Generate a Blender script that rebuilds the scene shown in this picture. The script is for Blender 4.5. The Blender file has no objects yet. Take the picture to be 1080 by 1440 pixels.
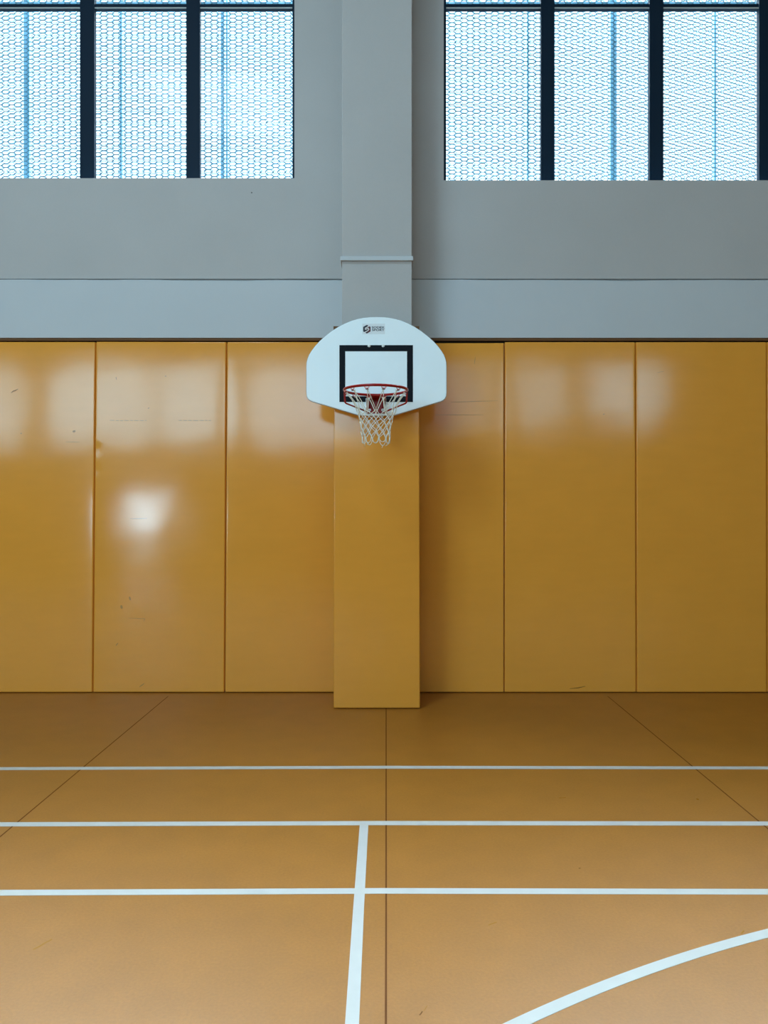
import bpy, bmesh, math, random
from math import sin, cos, pi, radians, sqrt, exp
from mathutils import Vector, Matrix

random.seed(7)
scene = bpy.context.scene
COL = scene.collection

# ------------------------------------------------------------------ camera
EYE = 1.55
F = 1080.0                      # focal length in pixels of the 1080x1440 frame
VX, VY = 543.0, 721.6           # where the floor seams meet
cam_d = bpy.data.cameras.new('camera')
cam_d.sensor_fit = 'AUTO'
cam_d.sensor_width = 36.0
cam_d.lens = 27.0
cam_d.shift_x = -3.0 / 1440
cam_d.shift_y = 1.6 / 1440
cam_d.clip_start = 0.05
cam = bpy.data.objects.new('camera', cam_d)
cam.location = (0, 0, EYE)
cam.rotation_euler = (radians(90), 0, 0)
COL.objects.link(cam)
scene.camera = cam

# ------------------------------------------------------------------ world (overcast daylight)
world = bpy.data.worlds.new('overcast_sky')
scene.world = world
world.use_nodes = True
bg = world.node_tree.nodes['Background']
bg.inputs['Color'].default_value = (0.74, 0.91, 1.0, 1)
# overcast sky, brightest in a ring added to light the floor, about 45-55 degrees up
_nt = world.node_tree
_tc = _nt.nodes.new('ShaderNodeTexCoord'); _sx = _nt.nodes.new('ShaderNodeSeparateXYZ')
_rp = _nt.nodes.new('ShaderNodeMapRange'); _rp.interpolation_type = 'SMOOTHSTEP'
_rp.inputs['From Min'].default_value = 0.56; _rp.inputs['From Max'].default_value = 0.72
_rp.inputs['To Min'].default_value = 2.4; _rp.inputs['To Max'].default_value = 72.0
_nt.links.new(_tc.outputs['Generated'], _sx.inputs[0])
_nt.links.new(_sx.outputs['Z'], _rp.inputs['Value'])
_rq = _nt.nodes.new('ShaderNodeMapRange'); _rq.interpolation_type = 'SMOOTHSTEP'
_rq.inputs['From Min'].default_value = 0.76; _rq.inputs['From Max'].default_value = 0.92
_rq.inputs['To Min'].default_value = 1.0; _rq.inputs['To Max'].default_value = 0.10
_nt.links.new(_sx.outputs['Z'], _rq.inputs['Value'])
_ml = _nt.nodes.new('ShaderNodeMath'); _ml.operation = 'MULTIPLY'
_nt.links.new(_rp.outputs['Result'], _ml.inputs[0]); _nt.links.new(_rq.outputs['Result'], _ml.inputs[1])
_nt.links.new(_ml.outputs[0], bg.inputs['Strength'])

# ------------------------------------------------------------------ lights
DAY = (0.56, 0.82, 1.0)

def area(name, loc, rot, sx, sy, radiance, color=DAY, spread=180):
    l = bpy.data.lights.new(name, 'AREA')
    l.shape = 'RECTANGLE'
    l.size, l.size_y = sx, sy
    l.energy = radiance * pi * sx * sy
    l.color = color
    l.spread = radians(spread)
    o = bpy.data.objects.new(name, l)
    o.location = loc
    o.rotation_euler = rot
    COL.objects.link(o)
    return o

ROOM_X0, ROOM_X1 = -13.5, 11.0
REAR_Y = -9.0
CEIL_Z = 8.0
# daylight coming in through the row of windows in the wall behind the camera
REAR_WINDOWS = [            # x0, x1, z0, z1, radiance
    (-12.9, -10.4, 3.6, 5.9, 8.0),
    (-9.5, -6.9, 3.6, 5.9, 9.0),
    (-6.7, -4.4, 3.6, 5.9, 9.0),
    (-3.9, -0.7, 3.6, 5.9, 7.5),
    (1.5, 3.2, 4.0, 5.9, 3.0),
    (3.6, 5.2, 4.0, 5.9, 4.5),
    (5.9, 8.0, 4.2, 5.9, 6.0),
]
for (x0, x1, z0, z1, r) in REAR_WINDOWS:
    area('rear_window_daylight', ((x0+x1)/2, REAR_Y+0.06, (z0+z1)/2), (radians(90), 0, 0), x1-x0, z1-z0, r*1.10, (0.46, 0.80, 1.0))
# glazed door in the wall behind the camera
area('door_daylight', (-6.95, REAR_Y+0.12, 1.55), (radians(90), 0, 0), 1.2, 1.05, 28.0)
area('door_daylight', (-6.95, REAR_Y+0.12, 0.45), (radians(90), 0, 0), 0.9, 0.66, 5.0)  # added lower panel lamp, standing in for the door's reflection on the floor
# two roof lights
area('roof_light_daylight', (-2.6, 1.6, CEIL_Z-0.06), (0, 0, 0), 1.8, 1.8, 19.0)
area('roof_light_daylight', (3.8, 0.8, CEIL_Z-0.06), (0, 0, 0), 2.4, 2.6, 2.2)
# portals: let the sky be sampled through the two windows of the far wall
for (x0, x1) in ((-5.0, -0.8), (0.5, 5.0)):
    p = area('window_portal', ((x0+x1)/2, 7.02, 5.8), (radians(-90), 0, 0), x1-x0, 2.8, 1.0)
    p.data.cycles.is_portal = True

scene.view_settings.view_transform = 'Standard'
scene.view_settings.look = 'None'
scene.view_settings.gamma = 1.0
scene.view_settings.use_curve_mapping = False
scene.view_settings.exposure = 0.34

# ------------------------------------------------------------------ helpers
def P(px, py, Y):
    return Vector(((px-VX)/F*Y, Y, EYE+(VY-py)/F*Y))

def mat(name, color, rough=0.5, metal=0.0, spec=0.5, noise=None, bump=None, coat=0.0):
    """noise=(scale, amount, (sx,sy,sz)); bump=(scale, distance, (sx,sy,sz))"""
    m = bpy.data.materials.new(name)
    m.use_nodes = True
    nt = m.node_tree
    b = nt.nodes['Principled BSDF']
    b.inputs['Base Color'].default_value = (*color, 1)
    b.inputs['Roughness'].default_value = rough
    b.inputs['Metallic'].default_value = metal
    b.inputs['Specular IOR Level'].default_value = spec
    b.inputs['Coat Weight'].default_value = coat
    tc = nt.nodes.new('ShaderNodeTexCoord')
    if noise:
        for k, (sc, am, s3) in enumerate(noise):
            mp = nt.nodes.new('ShaderNodeMapping'); mp.inputs['Scale'].default_value = s3
            nz = nt.nodes.new('ShaderNodeTexNoise'); nz.inputs['Scale'].default_value = sc
            nz.inputs['Detail'].default_value = 5
            nt.links.new(tc.outputs['Object'], mp.inputs['Vector'])
            nt.links.new(mp.outputs['Vector'], nz.inputs['Vector'])
            mr = nt.nodes.new('ShaderNodeMapRange')
            mr.inputs['From Min'].default_value = 0.25; mr.inputs['From Max'].default_value = 0.75
            mr.inputs['To Min'].default_value = 1-am; mr.inputs['To Max'].default_value = 1+am
            nt.links.new(nz.outputs['Fac'], mr.inputs['Value'])
            mx = nt.nodes.new('ShaderNodeVectorMath'); mx.operation = 'SCALE'
            src = b.inputs['Base Color'].links[0].from_socket if b.inputs['Base Color'].links else None
            if src:
                nt.links.new(src, mx.inputs[0])
            else:
                mx.inputs[0].default_value = color
            nt.links.new(mr.outputs['Result'], mx.inputs['Scale'])
            nt.links.new(mx.outputs['Vector'], b.inputs['Base Color'])
    if bump:
        prev = None
        for (sc, dist, s3) in bump:
            mp = nt.nodes.new('ShaderNodeMapping'); mp.inputs['Scale'].default_value = s3
            nz = nt.nodes.new('ShaderNodeTexNoise'); nz.inputs['Scale'].default_value = sc
            nz.inputs['Detail'].default_value = 3
            nt.links.new(tc.outputs['Object'], mp.inputs['Vector'])
            nt.links.new(mp.outputs['Vector'], nz.inputs['Vector'])
            bp = nt.nodes.new('ShaderNodeBump'); bp.inputs['Distance'].default_value = dist
            bp.inputs['Strength'].default_value = 1.0
            nt.links.new(nz.outputs['Fac'], bp.inputs['Height'])
            if prev: nt.links.new(prev.outputs['Normal'], bp.inputs['Normal'])
            prev = bp
        nt.links.new(prev.outputs['Normal'], b.inputs['Normal'])
    return m

def link(name, me, m, parent=None, smooth=False):
    o = bpy.data.objects.new(name, me)
    COL.objects.link(o)
    if m: me.materials.append(m)
    if parent: o.parent = parent
    if smooth:
        for p in me.polygons: p.use_smooth = True
    return o

def pydata(name, verts, faces, m, parent=None, smooth=False):
    me = bpy.data.meshes.new(name)
    me.from_pydata([tuple(v) for v in verts], [], faces)
    me.update()
    return link(name, me, m, parent, smooth)

class MB:
    """collects boxes, tubes and prisms into one mesh"""
    def __init__(s): s.v = []; s.f = []
    def box(s, x0, x1, y0, y1, z0, z1):
        n = len(s.v)
        s.v += [(x0,y0,z0),(x1,y0,z0),(x1,y1,z0),(x0,y1,z0),(x0,y0,z1),(x1,y0,z1),(x1,y1,z1),(x0,y1,z1)]
        s.f += [[n+i for i in q] for q in ((0,3,2,1),(4,5,6,7),(0,1,5,4),(1,2,6,5),(2,3,7,6),(3,0,4,7))]
        return s
    def tube(s, pts, r, seg=8, closed=False, radii=None):
        pts = [Vector(p) for p in pts]; n0 = len(s.v); N = len(pts)
        up = None
        for i, p in enumerate(pts):
            if closed: t = (pts[(i+1) % N]-pts[i-1]).normalized()
            else: t = (pts[min(i+1, N-1)]-pts[max(i-1, 0)]).normalized()
            if up is None:
                up = Vector((0,0,1)) if abs(t.z) < 0.9 else Vector((0,1,0))
            a = t.cross(up).normalized(); b = a.cross(t).normalized(); up = b
            rr = radii[i] if radii else r
            for k in range(seg):
                th = 2*pi*k/seg
                s.v.append(tuple(p+a*cos(th)*rr+b*sin(th)*rr))
        for i in range(N if closed else N-1):
            j = (i+1) % N
            for k in range(seg):
                k2 = (k+1) % seg
                s.f.append([n0+i*seg+k, n0+i*seg+k2, n0+j*seg+k2, n0+j*seg+k])
        if not closed:
            s.f.append([n0+k for k in range(seg)][::-1])
            s.f.append([n0+(N-1)*seg+k for k in range(seg)])
        return s
    def prism(s, poly, y0, y1):
        """poly = [(x,z)...] extruded from y0 (front) to y1"""
        n = len(s.v); N = len(poly)
        s.v += [(x, y0, z) for x, z in poly]+[(x, y1, z) for x, z in poly]
        s.f.append([n+i for i in range(N)])
        s.f.append([n+N+i for i in range(N)][::-1])
        for i in range(N):
            j = (i+1) % N
            s.f.append([n+j, n+i, n+N+i, n+N+j])
        return s
    def build(s, name, m, parent=None, smooth=False, bevel=0.0, seg=2):
        me = bpy.data.meshes.new(name)
        me.from_pydata(s.v, [], s.f)
        bm = bmesh.new(); bm.from_mesh(me)
        bmesh.ops.recalc_face_normals(bm, faces=bm.faces)
        bm.to_mesh(me); bm.free()
        o = link(name, me, m, parent, smooth)
        if bevel:
            md = o.modifiers.new('bevel', 'BEVEL'); md.width = bevel; md.segments = seg
            md.limit_method = 'ANGLE'
        return o

def tag(o, label=None, cat=None, group=None, kind=None):
    if label: o['label'] = label
    if cat: o['category'] = cat
    if group: o['group'] = group
    if kind: o['kind'] = kind
    return o

def empty(name, loc):
    o = bpy.data.objects.new(name, None); o.location = loc; o.empty_display_size = 0.1
    COL.objects.link(o)
    return o

def adopt(parent):
    """children are modelled in world coordinates; keep them there"""
    bpy.context.view_layer.update()
    for c in COL.objects:
        if c.parent == parent:
            c.matrix_parent_inverse = Matrix.Translation(-Vector(parent.location))

# ------------------------------------------------------------------ materials
M = {}
M['wall'] = mat('painted_plaster', (0.445, 0.435, 0.43), 0.75, spec=0.3,
                noise=[(1.6, 0.03, (1,1,1)), (60, 0.012, (1,1,1))], bump=[(140, 0.0006, (1,1,1))])
M['band'] = mat('painted_band', (0.50, 0.53, 0.555), 0.6, spec=0.3,
                noise=[(2.0, 0.02, (1,1,1))], bump=[(120, 0.0004, (1,1,1))])
M['ceiling'] = mat('ceiling_paint', (0.55, 0.44, 0.32), 0.8)
M['side'] = mat('side_wall_paint', (0.62, 0.38, 0.15), 0.8)
M['floor'] = mat('linoleum', (0.36, 0.141, 0.014), 0.42, spec=0.5,
                 noise=[(1.1, 0.05, (1,1,1)), (5.0, 0.06, (1,1,1)), (90, 0.09, (1,1,1))],
                 bump=[(180, 0.0004, (1,1,1))])
M['seam'] = mat('welded_seam', (0.15, 0.05, 0.010), 0.6, spec=0.1)
M['line'] = mat('white_line_paint', (0.54, 0.54, 0.52), 0.55, spec=0.3, noise=[(14, 0.03, (1,1,1))])
M['pad'] = mat('ochre_vinyl', (0.76, 0.318, 0.042), 0.12, spec=0.36,
               noise=[(2.2, 0.03, (1,1,1)), (9, 0.02, (0.3,1,1.5))],
               bump=[(3.5, 0.0007, (0.5,1,1)), (26, 0.00008, (0.2,1,2.6)), (400, 0.00002, (1,1,1))])
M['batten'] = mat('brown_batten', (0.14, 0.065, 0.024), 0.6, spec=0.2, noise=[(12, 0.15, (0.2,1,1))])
M['board'] = mat('white_laminate', (0.84, 0.95, 1.0), 0.35, noise=[(5, 0.02, (1,1,1))])
M['edge'] = mat('grey_board_edge', (0.35, 0.38, 0.38), 0.5)
M['black'] = mat('black_marking', (0.003, 0.005, 0.010), 0.6, spec=0.15)
M['red'] = mat('red_enamel', (0.30, 0.005, 0.004), 0.3, spec=0.3)
M['hook'] = mat('pink_worn_hook', (0.75, 0.24, 0.20), 0.4)
M['darkhook'] = mat('dark_hook_end', (0.09, 0.010, 0.03), 0.5)
M['steel'] = mat('zinc_bolt', (0.75, 0.75, 0.72), 0.3, metal=0.6)
M['cord'] = mat('white_cord', (0.76, 0.73, 0.62), 0.8, noise=[(150, 0.12, (1,1,1))])
M['frame'] = mat('dark_blue_frame', (0.002, 0.014, 0.032), 0.6, spec=0.15)
M['mesh'] = mat('blue_grey_galvanised_mesh', (0.07, 0.19, 0.26), 0.6)
M['mesh_back'] = mat('light_blue_mesh', (0.12, 0.38, 0.55), 0.6)
M['post'] = mat('glare_blue_post', (0.22, 0.46, 0.60), 0.6)  # pale blue is sky glare on dark posts, put into the colour
M['navy'] = mat('navy_print', (0.008, 0.008, 0.022), 0.5)
M['maroon'] = mat('maroon_print', (0.09, 0.006, 0.012), 0.5)
M['print_white'] = mat('white_print', (0.85, 0.82, 0.82), 0.5)
M['sticker'] = mat('pale_grey_sticker', (0.74, 0.80, 0.84), 0.5)
M['textgrey'] = mat('grey_print', (0.04, 0.045, 0.07), 0.5)
M['scuff'] = mat('brown_scuff', (0.17, 0.07, 0.012), 0.35, spec=0.1)
M['scuff_faint'] = mat('faint_grey_scuff', (0.42, 0.21, 0.05), 0.2, spec=0.25)
M['crack'] = mat('paint_crack', (0.14, 0.14, 0.13), 0.9)

def glass_mat():
    m = bpy.data.materials.new('window_glass'); m.use_nodes = True
    nt = m.node_tree; nt.nodes.clear()
    out = nt.nodes.new('ShaderNodeOutputMaterial')
    mx = nt.nodes.new('ShaderNodeMixShader'); mx.inputs[0].default_value = 0.004
    tr = nt.nodes.new('ShaderNodeBsdfTransparent'); tr.inputs[0].default_value = (0.97, 0.99, 1, 1)
    gl = nt.nodes.new('ShaderNodeBsdfGlossy'); gl.inputs['Roughness'].default_value = 0.03
    nt.links.new(tr.outputs[0], mx.inputs[1]); nt.links.new(gl.outputs[0], mx.inputs[2])
    nt.links.new(mx.outputs[0], out.inputs[0])
    return m
M['glass'] = glass_mat()

# ------------------------------------------------------------------ room shell
WY = 6.65            # face of the far wall above the band
WB = 7.00            # its outside face
def wx(px, Y=WY): return (px-VX)/F*Y
def wz(py, Y=WY): return EYE+(VY-py)/F*Y

floor = MB().box(ROOM_X0, ROOM_X1, REAR_Y, WB, -0.2, 0.0).build('floor', M['floor'])
tag(floor, kind='structure')
tag(MB().box(ROOM_X0, ROOM_X1, REAR_Y, WB, CEIL_Z, CEIL_Z+0.2).build('ceiling', M['ceiling']), kind='structure')
tag(MB().box(ROOM_X0-0.3, ROOM_X0, REAR_Y, WB, -0.2, CEIL_Z+0.2).build('wall_left', M['side']), kind='structure')
tag(MB().box(ROOM_X1, ROOM_X1+0.3, REAR_Y, WB, -0.2, CEIL_Z+0.2).build('wall_right', M['side']), kind='structure')
tag(MB().box(ROOM_X0-0.3, ROOM_X1+0.3, REAR_Y-0.3, REAR_Y, -0.2, CEIL_Z+0.2).build('wall_rear', M['side']), kind='structure')

WIN_TOP = 7.2
L_X0, L_X1, L_Z0 = -5.0, wx(414), wz(250.6)
R_X0, R_X1, R_Z0 = wx(624), 5.0, wz(253.6)
BAND_TOP = wz(393.2, 6.63)
BAND_BOT = wz(475.0, 6.63)
w = MB()
w.box(ROOM_X0-0.3, ROOM_X1+0.3, 6.675, WB, -0.2, BAND_TOP+0.013)            # behind the pads and the band
w.box(ROOM_X0-0.3, L_X0, WY, WB, BAND_TOP+0.013, CEIL_Z+0.2)
w.box(L_X0, L_X1, WY, WB, BAND_TOP+0.013, L_Z0)
w.box(L_X0, L_X1, WY, WB, WIN_TOP, CEIL_Z+0.2)
w.box(L_X1, R_X0, WY, WB, BAND_TOP+0.013, CEIL_Z+0.2)
w.box(R_X0, R_X1, WY, WB, BAND_TOP+0.013, R_Z0)
w.box(R_X0, R_X1, WY, WB, WIN_TOP, CEIL_Z+0.2)
w.box(R_X1, ROOM_X1+0.3, WY, WB, BAND_TOP+0.013, CEIL_Z+0.2)
wall_front = tag(w.build('wall_front', M['wall']), kind='structure')

# wide painted band above the pads, its top edge slightly wavy where the paint has cracked
PIL_X0, PIL_X1, PIL_Y = wx(481, 6.14), wx(579, 6.14), 6.14
def band(name, x0, x1):
    N = 90; v = []; f = []
    for i in range(N+1):
        x = x0+(x1-x0)*i/N
        dz = 0.0035*sin(x*1.9+0.7)+0.0022*sin(x*5.3)+0.0015*sin(x*11.3)+random.uniform(-0.0008, 0.0008)
        v += [(x, 6.63, BAND_BOT), (x, 6.63, BAND_TOP-0.008+dz), (x, 6.636, BAND_TOP-0.002+dz), (x, 6.674, BAND_TOP-0.002+dz), (x, 6.674, BAND_BOT)]
    for i in range(N):
        a = i*5; b = a+5
        for k in range(5):
            k2 = (k+1) % 5
            f.append([a+k, b+k, b+k2, a+k2])
    f.append([0,1,2,3,4]); f.append([N*5+k for k in (4,3,2,1,0)])
    o = pydata(name, v, f, M['band'])
    return tag(o, kind='structure')
band('trim_1', ROOM_X0, PIL_X0-0.001)
band('trim_2', PIL_X1+0.001, ROOM_X1)
# brown batten under the band
BZ0, BZ1 = wz(478.9, 6.64), BAND_BOT
tag(MB().box(ROOM_X0, PIL_X0-0.001, 6.64, 6.674, BZ0, BZ1).build('trim_3', M['batten']), kind='structure')
tag(MB().box(PIL_X1+0.001, ROOM_X1, 6.64, 6.674, BZ0, BZ1).build('trim_4', M['batten']), kind='structure')

M['gap_shade'] = mat('gap_shade_strip', (0.012, 0.008, 0.005), 0.9, spec=0.05)  # shade of the gap above the pads, put in as a near-black strip
for nm, a, b in (('gap_shade_left', ROOM_X0, PIL_X0-0.001), ('gap_shade_right', PIL_X1+0.001, ROOM_X1)):
    tag(MB().box(a, b, 6.660, 6.674, wz(483.0, 6.66), BZ0-0.0005).build(nm, M['gap_shade']), kind='structure')

# pillar and its little ledge
pil = MB().box(PIL_X0, PIL_X1, PIL_Y, 6.66, 0.0, CEIL_Z).build('pillar', M['wall'], bevel=0.004)
tag(pil, kind='structure')
led = MB().box(wx(478.6, 6.12), wx(581, 6.12), 6.118, 6.655, wz(366.3, 6.12), wz(360.2, 6.12)).build('pillar_ledge', M['band'], pil, bevel=0.003)

# ------------------------------------------------------------------ floor seams and court lines
def floor_pt(px, py):
    Y = F*EYE/(py-VY)
    return Vector(((px-VX)/F*Y, Y, 0))

def strip(name, pts, width, z, m, label):
    """ribbon lying on the floor, pts are (x, y)"""
    v = []; f = []
    n = len(pts)
    for i, p in enumerate(pts):
        a = Vector(pts[max(i-1, 0)]); b = Vector(pts[min(i+1, n-1)])
        t = (b-a).normalized(); nn = Vector((-t.y, t.x))*width/2
        p = Vector(p)
        for s, zz in ((1, 0.0), (1, z), (-1, z), (-1, 0.0)):
            v.append((p.x+nn.x*s, p.y+nn.y*s, zz))
    for i in range(n-1):
        for k in range(3):
            a = i*4+k; f.append([a, a+1, a+5, a+4])
    o = pydata(name, v, f, m, floor)
    if label: o['label'] = label
    return o

def fp(px, py):
    q = floor_pt(px, py); return (q.x, q.y)
strip('floor_seam', [fp(543.0, 996), (0.0, 3.0), (-0.002, 1.2), (0, -6)], 0.007, 0.0006, M['seam'], 'straight dark floor seam below the pillar')
strip('floor_seam', [(-1.845, 6.5), (-1.85, 3.0), (-1.85, -6)], 0.007, 0.0006, M['seam'], 'dark floor seam running off to the lower left')
strip('floor_seam', [(1.875, 6.5), (1.875, 3.0), (1.875, -6)], 0.007, 0.0006, M['seam'], 'dark floor seam running off to the lower right')

def hline(y_l, y_m, y_r, width, label, xm=540):
    a, b, c = fp(0, y_l), fp(xm, y_m), fp(1080, y_r)
    # extended a few metres beyond the frame on both sides
    e0 = (ROOM_X0+2.5, a[1]); e1 = (ROOM_X1-2.5, c[1])
    pts = [e0, a, ((a[0]+b[0])/2, (a[1]+b[1])/2), b, ((b[0]+c[0])/2, (b[1]+c[1])/2), c, e1]
    return strip('court_line', pts, width, 0.0010, M['line'], label)
hline(1081.0, 1079.0, 1080.0, 0.050, 'white cross line nearest the padded wall')
hline(1159.4, 1157.6, 1158.2, 0.050, 'white cross line where the lengthwise line begins')
hline(1255.6, 1253.0, 1254.2, 0.046, 'white cross line crossed by the lengthwise line')
strip('court_line', [(-0.110, 3.86), (-0.108, 3.0), (-0.1035, 2.33), (-0.10, -4)], 0.0425, 0.0014, M['line'], 'white lengthwise line left of the centre seam')
# curved line: circle through three measured floor points
A, B, C_ = [Vector(fp(*q)) for q in ((727, 1440), (906, 1365.5), (1080, 1312.5))]
def circ(a, b, c):
    d = 2*(a.x*(b.y-c.y)+b.x*(c.y-a.y)+c.x*(a.y-b.y))
    ux = ((a.x**2+a.y**2)*(b.y-c.y)+(b.x**2+b.y**2)*(c.y-a.y)+(c.x**2+c.y**2)*(a.y-b.y))/d
    uy = ((a.x**2+a.y**2)*(c.x-b.x)+(b.x**2+b.y**2)*(a.x-c.x)+(c.x**2+c.y**2)*(b.x-a.x))/d
    return Vector((ux, uy)), (Vector((ux, uy))-a).length
cc, cr = circ(A, B, C_)
print('arc centre', cc, 'radius', cr)
th0 = math.atan2(A.y-cc.y, A.x-cc.x)
dth = math.atan2(C_.y-cc.y, C_.x-cc.x)-th0
pts = [(cc.x+cr*cos(th0+dth*t/20.0), cc.y+cr*sin(th0+dth*t/20.0)) for t in range(-14, 44)]
strip('court_line', pts, 0.046, 0.0012, M['line'], 'curved white line at the lower right')

def scuff_floor(px, py, lpx, ang, wid, m):
    q = floor_pt(px, py); L = lpx/F*q.y
    d = Vector((cos(ang), sin(ang)))
    p = [(q.x+d.x*L*(t-0.5)+random.uniform(-1,1)*L*0.04, q.y+d.y*L*(t-0.5)*1.5) for t in (0, .3, .6, 1)]
    o = strip('scuff_mark', p, wid, 0.0005, m, None)
scuff_floor(592, 1425, 7, 0.9, 0.0040, M['scuff'])
scuff_floor(598, 1418, 9, 0.9, 0.0018, M['scuff_faint'])
scuff_floor(791, 1122, 10, 0.1, 0.008, M['scuff_faint'])
scuff_floor(815, 1221, 3, 0.2, 0.006, M['scuff'])
scuff_floor(981, 1124, 4, 1.2, 0.012, M['scuff_faint'])
scuff_floor(1044, 1311, 10, 0.6, 0.005, M['scuff_faint'])
scuff_floor(60, 1328, 22, 0.9, 0.006, M['scuff_faint'])
scuff_floor(692, 1299, 14, 0.4, 0.004, M['scuff_faint'])

# ------------------------------------------------------------------ wall pads
def edge_samples(n, length, r=0.012):
    s = [0, 0.0015, 0.004, 0.008, 0.014, 0.025, 0.045]
    s = [q/length for q in s]
    mid = [s[-1]+(1-2*s[-1])*i/n for i in range(1, n)]
    return s+mid+[1-q for q in s[::-1]]

def pad(label, corners, Yf, Yb, seed, name='wall_pad', tilt=(0, 0), dents=(), wave=1.0, group='ochre wall pads'):
    """corners px: (tl, tr, br, bl); returns object and its surface function"""
    tl, tr, br, bl = [P(c[0], c[1], Yf) for c in corners]
    for c in (br, bl): c.z = max(c.z, 0.006)
    W = (tr-tl).length; H = (tl-bl).length
    rnd = random.Random(seed)
    ph = [rnd.uniform(0, 6.28) for _ in range(8)]
    def pos(u, v):      # v from the top (0) to the bottom (1)
        a = tl.lerp(tr, u); b = bl.lerp(br, u)
        return a.lerp(b, v)
    def depth(u, v):
        dx = min(u, 1-u)*W; dz = min(v, 1-v)*H
        y = 0.0
        for d in (dx, dz):
            r = 0.008
            if d < r: y += r*(1-sqrt(max(0, 1-(1-d/r)**2)))*0.8
            y += 0.0012*exp(-d/0.05)
        bulge = (1-(2*u-1)**2)*(1-(2*v-1)**4)
        y -= 0.0012*wave*bulge
        y += wave*0.0007*sin(2*pi*u*1.1+ph[0])*sin(2*pi*v*1.3+ph[1])
        y += wave*0.00030*sin(2*pi*u*2.3+ph[2]+2*v)*sin(2*pi*v*3.1+ph[3])
        y += wave*0.00010*sin(2*pi*v*9+ph[4]+u*3)
        y += tilt[0]*(u-0.5)*W+tilt[1]*(v-0.5)*H
        for (dpx, dpy, s, a) in dents:
            q = P(dpx, dpy, Yf); p = pos(u, v)
            y += a*exp(-((p.x-q.x)**2+(p.z-q.z)**2)/s**2)
        return y
    us = edge_samples(36, W); vs = edge_samples(84, H)
    # finer samples near dents
    v = []; f = []
    nu, nv = len(us), len(vs)
    for vv in vs:
        for uu in us:
            p = pos(uu, vv)
            v.append((p.x, Yf+depth(uu, vv), p.z))
    for j in range(nv-1):
        for i in range(nu-1):
            a = j*nu+i
            f.append([a, a+nu, a+nu+1, a+1])
    # border loop down to the back
    loop = [i for i in range(nu)]+[j*nu+nu-1 for j in range(1, nv)]+[(nv-1)*nu+i for i in range(nu-2, -1, -1)]+[j*nu for j in range(nv-2, 0, -1)]
    base = len(v)
    for k in loop: v.append((v[k][0], Yb, v[k][2]))
    n = len(loop)
    for k in range(n):
        k2 = (k+1) % n
        f.append([loop[k], loop[k2], base+k2, base+k])
    f.append([base+k for k in range(n)][::-1])
    o = pydata(name, v, f, M['pad'], smooth=True)
    # hard corner between the rim and the sides
    tag(o, label, 'wall pad', group)
    # origin at the bottom centre
    c = (bl+br)/2
    for vert in o.data.vertices: vert.co -= Vector((c.x, Yf, bl.z))
    o.location = (c.x, Yf, bl.z)
    def surf(px, py):
        q = P(px, py, Yf)
        u = (q.x-tl.x)/(tr.x-tl.x); vv = (tl.z-q.z)/(tl.z-bl.z)
        return Vector((q.x-c.x, depth(u, vv), q.z-bl.z))
    return o, surf

PY, PB = 6.62, 6.673
p1, s1 = pad('ochre wall mat cut by the left photo edge, a short brown scratch near its top',
    ((-53, 480.6), (133.2, 480.6), (129.2, 974.6), (-57, 975)), PY, PB, 1, tilt=(0.004, -0.002))
p2, s2 = pad('padded ochre wall mat with the small bright window glare at mid height',
    ((135.2, 480.4), (317.6, 480.8), (314.8, 973.6), (131.0, 974.2)), PY, PB, 2, tilt=(0.0, 0.0),
    dents=((136, 632, 0.022, 0.006), (136, 661, 0.018, 0.005)))
p3, s3 = pad('padded ochre wall mat whose right edge goes behind the left side of the pillar mat',
    ((319.4, 480.8), (501, 480.8), (501, 973.4), (316.6, 973.4)), PY, PB, 3, tilt=(0.002, 0.0))
p4, s4 = pad('ochre wall mat half hidden and shadowed by the right side of the pillar mat',
    ((526, 482.4), (708.6, 482.2), (708.4, 973.8), (526, 973.2)), PY, PB, 4, tilt=(-0.004, -0.001))
p5, s5 = pad('ochre wall mat second to the right of the pillar, dark scuff at its foot',
    ((710.4, 480.9), (893.0, 481.0), (894.6, 974.8), (709.8, 974.0)), PY, PB, 5, tilt=(0.0, 0.001))
p6, s6 = pad('last full-width ochre wall mat toward the right edge, faint glare only at its upper left',
    ((894.8, 481.0), (1078.0, 480.8), (1078.4, 975.6), (896.2, 975.2)), PY, PB, 6, tilt=(0.003, 0.0))
p7, s7 = pad('ochre wall mat showing only as a thin sliver at the right photo edge',
    ((1079.6, 480.8), (1263, 480.8), (1263, 975.6), (1080.0, 975.8)), PY, PB, 8)

PPY = 6.078
pp, sp = pad('narrow ochre mat wrapped around the pillar below the backboard', 
    ((469.6, 459.6), (589.2, 459.6), (590.6, 996.4), (469.2, 996.8)), PPY, 6.137, 9, name='pillar_pad', wave=0.5, group=None)
pp['category'] = 'pillar pad'
# side wings of the pillar pad, reaching back along the pillar
zt = P(0, 459.6, PPY).z
for (a, b) in ((P(469.4, 0, PPY).x, PIL_X0-0.002), (PIL_X1+0.002, P(590.0, 0, PPY).x)):
    wing = MB().box(a+0.001, b, 6.139, 6.55, 0.006, zt).build('side_wing', M['pad'], pp, bevel=0.006)
    wing.matrix_parent_inverse = Matrix.Translation(-Vector(pp.location))

tb = MB().box(P(469.0, 0, PPY).x, P(589.6, 0, PPY).x, PPY-0.003, 6.139, zt-0.024, zt+0.004).build('top_strip', M['batten'], pp)  # brown strip across the top of the pillar pad
tb.matrix_parent_inverse = Matrix.Translation(-Vector(pp.location))

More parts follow.
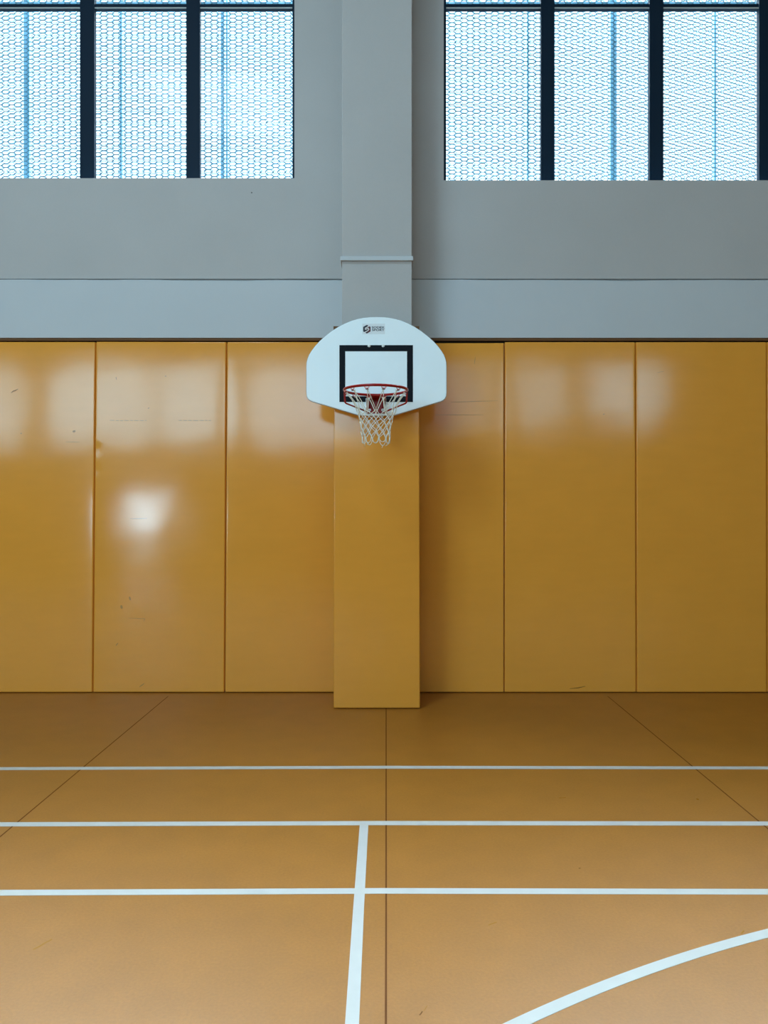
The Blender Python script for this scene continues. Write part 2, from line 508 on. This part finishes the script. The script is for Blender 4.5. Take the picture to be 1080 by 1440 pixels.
def mark(parent, surf, pts, wid, m, name='scuff_mark'):
    """thin smear following the pad surface; pts in px, wid in metres"""
    v = []; f = []
    P3 = []
    for i in range(len(pts)-1):
        for k in range(6):
            t = k/6.0
            P3.append((pts[i][0]*(1-t)+pts[i+1][0]*t, pts[i][1]*(1-t)+pts[i+1][1]*t))
    P3.append(pts[-1])
    n = len(P3)
    for i, q in enumerate(P3):
        a = P3[max(i-1, 0)]; b = P3[min(i+1, n-1)]
        t = Vector((b[0]-a[0], b[1]-a[1])).normalized()
        k = wid*163/2*(0.35+0.65*sin(pi*(i+0.5)/n))
        for s in (1, -1):
            c = surf(q[0]-t.y*k*s, q[1]+t.x*k*s)
            c.y -= 0.0007
            v.append(tuple(c))
    for i in range(n-1):
        f.append([i*2, i*2+1, i*2+3, i*2+2])
    return pydata(name, v, f, m, parent)

mark(p1, s1, [(15.6, 552.5), (19, 549.8), (21, 549.5), (25.4, 547)], 0.007, M['scuff'])
mark(p1, s1, [(29, 610), (30.5, 609)], 0.012, M['scuff_faint'])
mark(p1, s1, [(102, 607), (106, 606)], 0.018, M['scuff_faint'])
mark(p1, s1, [(92, 621.6), (112, 621.8)], 0.004, M['scuff_faint'])
mark(p2, s2, [(164, 534), (163, 530)], 0.004, M['scuff'])
mark(p2, s2, [(208, 574.5), (210, 573.5)], 0.005, M['scuff'])
mark(p2, s2, [(232, 529), (234, 529)], 0.005, M['scuff'])
for x0, x1 in ((154, 207), (251, 298)):
    x = x0
    while x < x1-3:
        L = random.uniform(5, 10)
        L = min(L, x1-x)
        mark(p2, s2, [(x, 591.2+random.uniform(-.3, .3)), (x+L*0.85, 591.4+random.uniform(-.3, .3))], 0.0045, M['scuff_faint'])
        x += L
mark(p2, s2, [(183, 729.5), (207, 729)], 0.004, M['scuff_faint'])
mark(p2, s2, [(183.5, 844), (182, 839)], 0.014, M['scuff_faint'])
mark(p2, s2, [(171.5, 856), (170.5, 851)], 0.020, M['scuff_faint'])
mark(p2, s2, [(180, 869), (204, 870), (202, 874)], 0.004, M['scuff_faint'])
mark(p2, s2, [(163, 908), (166, 904)], 0.008, M['scuff_faint'])
mark(p2, s2, [(196, 966), (203, 961)], 0.008, M['scuff_faint'])
mark(p4, s4, [(667, 512), (668.5, 502)], 0.005, M['scuff_faint'])
mark(p4, s4, [(634, 565.5), (655, 565), (700, 563.6)], 0.004, M['scuff_faint'])
mark(p4, s4, [(612, 583.5), (680, 583.7)], 0.0035, M['scuff_faint'])
mark(p5, s5, [(801, 968.6), (813, 967.4), (823, 965)], 0.006, M['scuff'])
mark(p5, s5, [(848, 583), (850, 582)], 0.008, M['scuff_faint'])
mark(p6, s6, [(924, 524), (934, 522)], 0.003, M['scuff_faint'])

# small chip in the plaster under the left window
q = P(354, 271, WY)
MB().box(q.x-0.006, q.x+0.005, WY-0.0012, WY+0.001, q.z-0.005, q.z+0.006).build('plaster_chip', M['crack'], wall_front)

# ------------------------------------------------------------------ windows of the far wall
GY = 6.80
def gx(px): return (px-VX)/F*GY
def gz(py): return EYE+(VY-py)/F*GY
def window(name, x0, x1, z0, jamb_px, mull, right_jamb):
    """frame recessed in the opening; mull = [(px0, px1)...] at the glass depth"""
    w = empty(name, ((x0+x1)/2, GY, z0)); tag(w, kind='structure')
    f = MB()
    zi = z0+0.055
    if right_jamb:
        f.box(gx(jamb_px), x1-0.001, GY, GY+0.05, z0, WIN_TOP); f.box(x0+0.001, x0+0.07, GY, GY+0.05, z0, WIN_TOP)
        xa, xb = x0+0.07, gx(jamb_px)
    else:
        f.box(x0+0.001, gx(jamb_px), GY, GY+0.05, z0, WIN_TOP); f.box(x1-0.07, x1-0.001, GY, GY+0.05, z0, WIN_TOP)
        xa, xb = gx(jamb_px), x1-0.07
    f.box(xa, xb, GY, GY+0.05, z0, zi); f.box(xa, xb, GY, GY+0.05, WIN_TOP-0.06, WIN_TOP)
    f.build('window_frame', M['frame'], w)
    ed = [xa]
    for (a, b) in mull:
        MB().box(gx(a), gx(b), GY-0.02, GY+0.03, zi, WIN_TOP-0.06).build('mullion', M['frame'], w)
        ed += [gx(a), gx(b)]
    ed.append(xb)
    ed = sorted(ed)
    for i in range(0, len(ed), 2):
        a, b = ed[i], ed[i+1]
        MB().box(a, b, GY-0.005, GY+0.03, gz(13.4), gz(6.0)).build('transom', M['frame'], w)
        MB().box(a, b, GY-0.012, GY-0.005, gz(12.9), gz(11.3)).build('sash_bead', M['edge'], w)
        MB().box(a, b, GY+0.012, GY+0.018, zi, gz(13.4)).build('glass_pane', M['glass'], w)
        MB().box(a, b, GY+0.012, GY+0.018, gz(6.0), WIN_TOP-0.06).build('glass_pane', M['glass'], w)
    adopt(w)
    return w
window('window_1', L_X0, L_X1, L_Z0, 411.2, [(-185, -165), (-36, -16), (113.6, 133.8), (262.8, 281.8)], True)
window('window_2', R_X0, R_X1, R_Z0, 627.4, [(760.2, 779.2), (912.6, 931.8), (1066.2, 1086), (1219, 1239)], False)

# ------------------------------------------------------------------ screens outside the windows
def hexmesh(name, x0, x1, z0, z1, Y, px, pz, wd, th, x_off, z_off, label, group, m='mesh'):
    """expanded metal sheet: flat-topped stretched hexagons, period px wide and pz high"""
    v = []; f = []
    hx = px/2.0
    flat = hx*0.62                       # length of the horizontal strand
    def bar(ax, az, bx, bz):
        dx, dz = bx-ax, bz-az
        L = sqrt(dx*dx+dz*dz); nx, nz = -dz/L*wd/2, dx/L*wd/2
        n = len(v)
        for (qx, qz) in ((ax+nx, az+nz), (bx+nx, bz+nz), (bx-nx, bz-nz), (ax-nx, az-nz)):
            v.append((qx, Y, qz))
        for (qx, qz) in ((ax+nx, az+nz), (bx+nx, bz+nz), (bx-nx, bz-nz), (ax-nx, az-nz)):
            v.append((qx, Y+th, qz))
        f.extend(([n,n+3,n+2,n+1],[n+4,n+5,n+6,n+7],[n,n+1,n+5,n+4],[n+3,n+7,n+6,n+2]))
    ni = int((x1-x0)/hx)+1; nj = int((z1-z0)/pz)+1
    for i in range(ni):
        cx = x0+x_off+i*hx
        if cx+hx > x1: break
        off = (pz/2 if i % 2 else 0)
        for j in range(nj):
            cz = z0+z_off+j*pz+off
            if cz+pz > z1: break
            bar(cx, cz, cx+flat, cz)
            # two slanting strands to the next column, whose strands sit half a pitch up and down
            bar(cx+flat, cz, cx+hx, cz+pz/2)
            bar(cx+flat, cz, cx+hx, cz-pz/2)
    o = pydata(name, v, f, M[m])
    return tag(o, label, 'mesh screen', group)

SX = ((-5.3, -0.55, 'left'), (0.25, 5.3, 'right'))
for (a, b, side) in SX:
    hexmesh('mesh_screen', a, b, 4.25, 7.25, 7.12, 0.1135, 0.0402, 0.0072, 0.003, 0.0, 0.0,
            'front layer of hexagonal metal mesh just outside the %s window' % side, None)
    hexmesh('mesh_screen', a, b, 4.3, 7.9, 7.80, 0.1253, 0.0326, 0.0072, 0.003, 0.03, 0.012,
            'rear layer of hexagonal metal mesh farther outside the %s window' % side, None, 'mesh_back')
PYO = 7.45
def post(a, b, lab, depth=0.04):
    x0 = (a-VX)/F*PYO; x1 = (b-VX)/F*PYO
    o = MB().box(x0, x1, PYO, PYO+depth, 4.2, 7.9).build('screen_post', M['post'])
    tag(o, lab, 'post', 'posts outside the windows')
    me = o.data; c = Vector(((x0+x1)/2, PYO, 4.2))
    for vv in me.vertices: vv.co -= c
    o.location = c
post(33.2, 41.2, 'widest pale blue post, behind the mesh in the leftmost pane of the left window')
post(168.6, 171.4, 'single thin blue post behind the mesh in the middle pane of the left window')
post(310.4, 314.6, 'thicker of two close blue posts in the left window pane nearest the pillar')
post(317.6, 320.2, 'thinner of two close blue posts in the left window pane nearest the pillar')
post(741.2, 743.4, 'faint pale blue post in the right window pane nearest the pillar')
post(858.6, 862.4, 'left of two touching blue posts in the middle pane of the right window')
post(863.2, 867.2, 'right of two touching blue posts in the middle pane of the right window')
post(1004.4, 1007.4, 'thin pale blue post in the rightmost wide pane of the right window')
for (a, b, side) in SX:
    z1 = EYE+(VY-2.6)/F*7.3; z0 = EYE+(VY-6.8)/F*7.3
    o = MB().box(a, b, 7.3, 7.34, z0, z1).build('screen_rail', M['post'])
    tag(o, 'horizontal blue rail outside, just above the transom of the %s window' % side, 'rail')

# ------------------------------------------------------------------ windows and door of the wall behind the camera
for k, (x0, x1, z0, z1, r) in enumerate(REAR_WINDOWS):
    w = empty('window_%d' % (k+3), ((x0+x1)/2, REAR_Y, z0)); tag(w, kind='structure')
    f = MB()
    f.box(x0-0.08, x0, REAR_Y+0.001, REAR_Y+0.08, z0-0.08, z1+0.08); f.box(x1, x1+0.08, REAR_Y+0.001, REAR_Y+0.08, z0-0.08, z1+0.08)
    f.box(x0, x1, REAR_Y+0.001, REAR_Y+0.08, z0-0.08, z0); f.box(x0, x1, REAR_Y+0.001, REAR_Y+0.08, z1, z1+0.08)
    f.build('window_frame', M['frame'], w)
    MB().box(x0, x1, REAR_Y+0.01, REAR_Y+0.02, z0, z1).build('glass_pane', M['sticker'], w)
    adopt(w)
dr = empty('door_1', (-6.95, REAR_Y, 0)); tag(dr, kind='structure')
f = MB(); x0, x1 = -7.75, -6.15
f.box(x0, x1, REAR_Y+0.001, REAR_Y+0.07, 0.8, 0.95); f.box(x0, x1, REAR_Y+0.001, REAR_Y+0.07, 0.0, 0.1)
f.box(x0, x0+0.3, REAR_Y+0.001, REAR_Y+0.07, 0.1, 0.8); f.box(x1-0.3, x1, REAR_Y+0.001, REAR_Y+0.07, 0.1, 0.8); f.box(x0, x1, REAR_Y+0.001, REAR_Y+0.07, 2.15, 2.4)
f.box(x0, x0+0.15, REAR_Y+0.001, REAR_Y+0.07, 0.95, 2.15); f.box(x1-0.15, x1, REAR_Y+0.001, REAR_Y+0.07, 0.95, 2.15)
f.build('door_leaf', M['batten'], dr)
MB().box(x0+0.15, x1-0.15, REAR_Y+0.02, REAR_Y+0.03, 0.95, 2.15).build('glass_pane', M['sticker'], dr)
MB().box(x0+0.3, x1-0.3, REAR_Y+0.02, REAR_Y+0.03, 0.1, 0.8).build('glass_pane', M['sticker'], dr)  # added pane behind the lower lamp, standing in for floor glare
adopt(dr)

# ------------------------------------------------------------------ basketball hoop
BY = 5.95                                    # front face of the backboard
hoop = empty('basketball_hoop', (P(529, 0, BY).x, BY, 2.30))
tag(hoop, 'white fan-shaped backboard with red rim and white net, fixed in front of the pillar', 'basketball hoop')

def bp(px, py, Y=BY):
    q = P(px, py, Y); return (q.x, q.z)
CXB = 529.4
half = [  # right half of the outline, offsets from the centre line in px
    (0, 446.0), (9, 446.15), (18, 447.0), (27, 448.8), (36, 451.5), (45, 455.3), (54, 460.0), (63, 465.8), (72, 472.8),
    (80, 480.0), (86, 486.6), (91, 493.2), (94.6, 499.0), (96.8, 504.5), (98.0, 510.0), (98.3, 516.0),
    (98.3, 552.6), (97.8, 556.8), (96.4, 560.0), (94.0, 562.4), (90.6, 564.2), (26.5, 583.2), (0, 584.6)]
poly = [(CXB+x, y) for x, y in half]+[(CXB-x, y) for x, y in half[-2:0:-1]]
board = MB().prism([bp(x, y) for x, y in poly], BY, BY+0.028).build('backboard', M['board'], hoop, bevel=0.002)
# thin grey edging round the board, behind the front face
edge = MB()
edge.prism([bp(CXB+(x-CXB)*1.007, 520+(y-520)*1.010) for x, y in poly], BY+0.010, BY+0.022)
edge.build('edge_trim', M['edge'], board)
# painted target square
def quad_ring(ox0, ox1, oy0, oy1, ix0, ix1, iy0, iy1, Y0, Y1):
    m = MB()
    def b(xa, xb, ya, yb):
        A_, B_ = bp(xa, yb), bp(xb, ya)
        m.box(A_[0], B_[0], Y0, Y1, A_[1], B_[1])
    b(ox0, ox1, oy0, iy0); b(ox0, ox1, iy1, oy1); b(ox0, ix0, iy0, iy1); b(ix1, ox1, iy0, iy1)
    return m
quad_ring(477.3, 580.7, 485.4, 565.3, 485.5, 572.4, 494.0, 557.2, BY-0.0020, BY+0.001).build('target_square', M['black'], board)

# sticker with emblem and wording
A_, B_ = bp(509.6, 469.8), bp(541.4, 455.2)
stk = MB().box(A_[0], B_[0], BY-0.0012, BY+0.001, A_[1], B_[1]).build('sticker', M['sticker'], board)
hc = (515.9, 463.0)
hexp = [(0, -6.1), (5.2, -3.2), (5.2, 3.1), (0, 6.1), (-5.2, 3.1), (-5.2, -3.2)]
def hp(pts): return [bp(hc[0]+x, hc[1]+y) for x, y in pts]
MB().prism(hp([(0, -6.1), (0.6, -5.75), (0.6, 5.75), (0, 6.1), (-5.2, 3.1), (-5.2, -3.2)]), BY-0.0022, BY).build('emblem_left_half', M['navy'], board)
MB().prism(hp([(0.6, -5.75), (5.2, -3.2), (5.2, 3.1), (0.6, 5.75)]), BY-0.0022, BY).build('emblem_right_half', M['maroon'], board)
def ribbon2d(pts, wpx, Y0, Y1, name, m, parent):
    mb = MB()
    for i in range(len(pts)-1):
        a = Vector(pts[i]); b = Vector(pts[i+1]); t = (b-a).normalized(); n = Vector((-t.y, t.x))*wpx/2; t = t*wpx*0.25
        mb.prism(hp([tuple(a-t+n), tuple(b+t+n), tuple(b+t-n), tuple(a-t-n)]), Y0, Y1)
    return mb.build(name, m, parent)
ribbon2d([(2.6, -5.4), (2.4, -3.9), (-2.0, -1.5), (-2.2, 0.4), (2.0, -1.2), (2.9, 0.2), (1.6, 1.9), (-2.9, 4.4)], 1.25, BY-0.0032, BY-0.0020, 'emblem_letter', M['print_white'], board)

def text_mesh(txt, x0, x1, ytop, ybot, name):
    cu = bpy.data.curves.new('t', 'FONT'); cu.body = txt; cu.extrude = 0.0
    cu.offset = 0.025
    to = bpy.data.objects.new('t', cu); COL.objects.link(to)
    bpy.context.view_layer.update()
    dg = bpy.context.evaluated_depsgraph_get()
    me = bpy.data.meshes.new_from_object(to.evaluated_get(dg))
    bpy.data.objects.remove(to)
    xs = [v.co.x for v in me.vertices]; ys = [v.co.y for v in me.vertices]
    (ax, az), (bx, bz) = bp(x0, ybot), bp(x1, ytop)
    for v in me.vertices:
        pass
    mx0, mx1, my0, my1 = min(xs), max(xs), min(ys), max(ys)
    for v in me.vertices:
        u = (v.co.x-mx0)/(mx1-mx0); w_ = (v.co.y-my0)/(my1-my0)
        v.co = (ax+(bx-ax)*u, BY-0.0022, az+(bz-az)*w_)
    o = link(name, me, M['textgrey'], board)
    md = o.modifiers.new('solid', 'SOLIDIFY'); md.thickness = 0.0005
    return o
text_mesh('SODEX', 523.0, 540.6, 459.0, 461.9, 'upper_lettering')
text_mesh('SPORT', 523.0, 540.6, 462.6, 465.5, 'lower_lettering')

def bolt(px, py, Y, r, parent, m='steel'):
    q = P(px, py, Y); mb = MB()
    mb.tube([(q.x, Y, q.z), (q.x, Y-0.006, q.z), (q.x, Y-0.010, q.z)], r, 12, radii=[r, r, r*0.55])
    mb.tube([(q.x, Y, q.z), (q.x, Y-0.002, q.z)], r*1.35, 14)
    return mb.build('bolt', M[m], parent)
for bx_ in (519.0, 538.8): bolt(bx_, 486.2, BY-0.001, 0.0085, board)

# rim, mounting plate, braces
RC = P(528.4, 548.6, 5.576); RR = 0.2285; RT = 0.0098
rim = MB().tube([(RC.x+RR*sin(a), RC.y-RR*cos(a), RC.z) for a in [2*pi*k/72 for k in range(72)]], RT, 12, closed=True).build('rim', M['red'], hoop, smooth=True)
pl = MB()
x0, x1 = P(515.3, 0, BY).x, P(542.2, 0, BY).x
zb, ztp = P(0, 581.6, BY).z, RC.z+0.012
pl.box(x0, x1, BY-0.007, BY-0.001, zb, ztp)                      # plate on the board
pl.box(x0, x1, RC.y+RR*0.955, BY-0.006, RC.z-0.004, RC.z+0.006)  # shelf to the rim
plate = pl.build('mounting_plate', M['red'], hoop, bevel=0.0015)
for px_ in (519.2, 537.8):                                       # triangular gussets
    xx = P(px_, 0, BY).x
    g = MB()
    n = 0
    tri = [(RC.y+RR*0.99, RC.z-0.004), (BY-0.007, RC.z-0.004), (BY-0.007, zb+0.035)]
    g.v += [(xx-0.003, y, z) for y, z in tri]+[(xx+0.003, y, z) for y, z in tri]
    g.f += [[0,1,2],[5,4,3],[0,3,4,1],[1,4,5,2],[2,5,3,0]]
    g.build('gusset', M['red'], plate)
for sx in (-1, 1):                                               # flanges beside the plate
    xx = x0 if sx < 0 else x1
    MB().box(min(xx, xx+sx*0.005), max(xx, xx+sx*0.005), BY-0.016, BY-0.001, zb+0.03, RC.z-0.006).build('side_flange', M['steel'], plate)
for (bx_, by_) in ((519.8, 576.6), (538.4, 576.6), (517.6, 560.4), (539.8, 560.4)):
    bolt(bx_, by_, BY-0.007, 0.0085, plate)
for s in (-1, 1):
    a = Vector((RC.x+s*(RR-0.001), RC.y+0.004, RC.z))
    zl = P(0, 566.5, RC.y).z
    b = Vector((RC.x+s*(RR-0.004), RC.y+0.012, zl+0.015))
    c = Vector((RC.x+s*(RR-0.020), RC.y+0.035, zl-0.002))
    e = Vector((P(529+s*8.5, 0, BY).x, BY-0.010, zb+0.004))
    path = []
    for k in range(7): path.append(a.lerp(b, k/6.0))
    for k in range(1, 6):
        t = k/5.0
        path.append((b*(1-t)**2)+(Vector((b.x, b.y+0.004, zl))*2*t*(1-t))+(c*t*t))
    for k in range(1, 9): path.append(c.lerp(e, k/8.0))
    MB().tube(path, 0.0062, 8).build('side_brace', M['red'], rim, smooth=True)

# net hooks under the rim
HA = [radians(15+30*k) for k in range(12)]
for a in HA:
    t = Vector((cos(a), sin(a), 0)); n = Vector((sin(a), -cos(a), 0))
    c = Vector((RC.x, RC.y, RC.z))+n*RR
    h = MB()
    pth = []
    for k in range(9):
        u = -1+k/4.0
        pth.append(c+t*0.017*u+Vector((0, 0, -RT-0.001-0.010*sqrt(max(0, 1-u*u)))))
    h.tube(pth, 0.0034, 6)
    hk = h.build('net_hook', M['hook'], rim, smooth=True)
    # the dark rubber end the cords hang from
    q = c+Vector((0, 0, -RT-0.016))
    MB().tube([q-t*0.010, q-t*0.004+Vector((0,0,-0.002)), q+t*0.004+Vector((0,0,-0.002)), q+t*0.010], 0.0032, 6).build('hook_end', M['darkhook'], rim, smooth=True)

# net
prof = [(0.0, 0.2225), (0.03, 0.212), (0.07, 0.188), (0.11, 0.163), (0.15, 0.143), (0.19, 0.128), (0.23, 0.1165),
        (0.27, 0.1095), (0.31, 0.106), (0.35, 0.1045), (0.42, 0.104)]
def rad(d):
    for i in range(len(prof)-1):
        if d <= prof[i+1][0]:
            t = (d-prof[i][0])/(prof[i+1][0]-prof[i][0])
            return prof[i][1]*(1-t)+prof[i+1][1]*t
    return prof[-1][1]
rn = random.Random(5)
rows = [0.026, 0.158, 0.190, 0.224, 0.262, 0.300, 0.340]
K = []
for r, d in enumerate(rows):
    ring = []
    for k in range(12):
        ang = radians(15+30*k+(15 if r % 2 else 0))
        dd = d; rr = rad(d)
        if r:
            ang += radians(rn.uniform(-2.6, 2.6))*(0.5+r*0.15); dd += rn.uniform(-0.006, 0.006); rr += rn.uniform(-0.005, 0.004)
        ring.append(Vector((RC.x+rr*sin(ang), RC.y-rr*cos(ang), RC.z-dd)))
    K.append(ring)
net = MB()
CR = 0.0027
def cord(a, b, sag=0.0, r=CR):
    pts = []
    for k in range(5):
        t = k/4.0
        p = a.lerp(b, t)
        c = Vector((RC.x, RC.y, p.z)); d = (p-c)
        p = c+d*(1-sag*4*t*(1-t))
        pts.append(p)
    net.tube(pts, r, 6)
for r in range(len(K)-1):
    for k in range(12):
        if r % 2 == 0: n1, n2 = k, (k-1) % 12
        else: n1, n2 = k, (k+1) % 12
        cord(K[r][k], K[r+1][n1], 0.06 if r == 0 else 0.0)
        cord(K[r][k], K[r+1][n2], 0.06 if r == 0 else 0.0)
# second lap of cord round each hook
for k in range(12):
    a = K[0][k]; t = Vector((cos(HA[k]), sin(HA[k]), 0))
    net.tube([a-t*0.012+Vector((0,0,0.004)), a-t*0.008+Vector((0,0,-0.004)), a+Vector((0,0,0.002)), a+t*0.008+Vector((0,0,-0.004)), a+t*0.012+Vector((0,0,0.004))], CR, 6)
# knots
for r in range(1, len(K)):
    for k in range(12):
        p = K[r][k]
        net.tube([p+Vector((0,0,0.006)), p+Vector((0,0,0.002)), p-Vector((0,0,0.002)), p-Vector((0,0,0.006))], CR, 6, radii=[CR*0.8, CR*1.5, CR*1.5, CR*0.8])
# bottom loops and frayed tails
last = K[-1]
for k in range(12):
    a = last[k]; b = last[(k+1) % 12]
    drop = rn.uniform(0.035, 0.060)
    pts = []
    for q in range(9):
        t = q/8.0
        p = a.lerp(b, t)
        p.z -= drop*(4*t*(1-t))**0.55
        pts.append(p)
    net.tube(pts, CR, 6)
    if k % 3 == 1:
        m_ = a.lerp(b, 0.5); m_.z -= drop*0.95
        e = m_+Vector((rn.uniform(-0.02, 0.02), rn.uniform(-0.01, 0.01), -rn.uniform(0.012, 0.026)))
        net.tube([m_, (m_+e)/2+Vector((0.003, 0, 0)), e], CR*0.9, 6)
net.build('net', M['cord'], hoop, smooth=True)

# stand-offs between the board and the padded pillar
for px_ in (500, 558):
    fr = MB()
    for py_ in (500, 560):
        q = P(px_, py_, 6.0)
        fr.box(q.x-0.02, q.x+0.02, BY+0.027, 6.0765, q.z-0.02, q.z+0.02)
    qa, qb = P(px_, 560, 6.0), P(px_, 492, 6.0)
    fr.box(qa.x-0.022, qa.x+0.022, BY+0.027, BY+0.05, qa.z-0.06, qb.z+0.04)
    fr.build('mounting_bracket', M['edge'], hoop)

adopt(hoop)
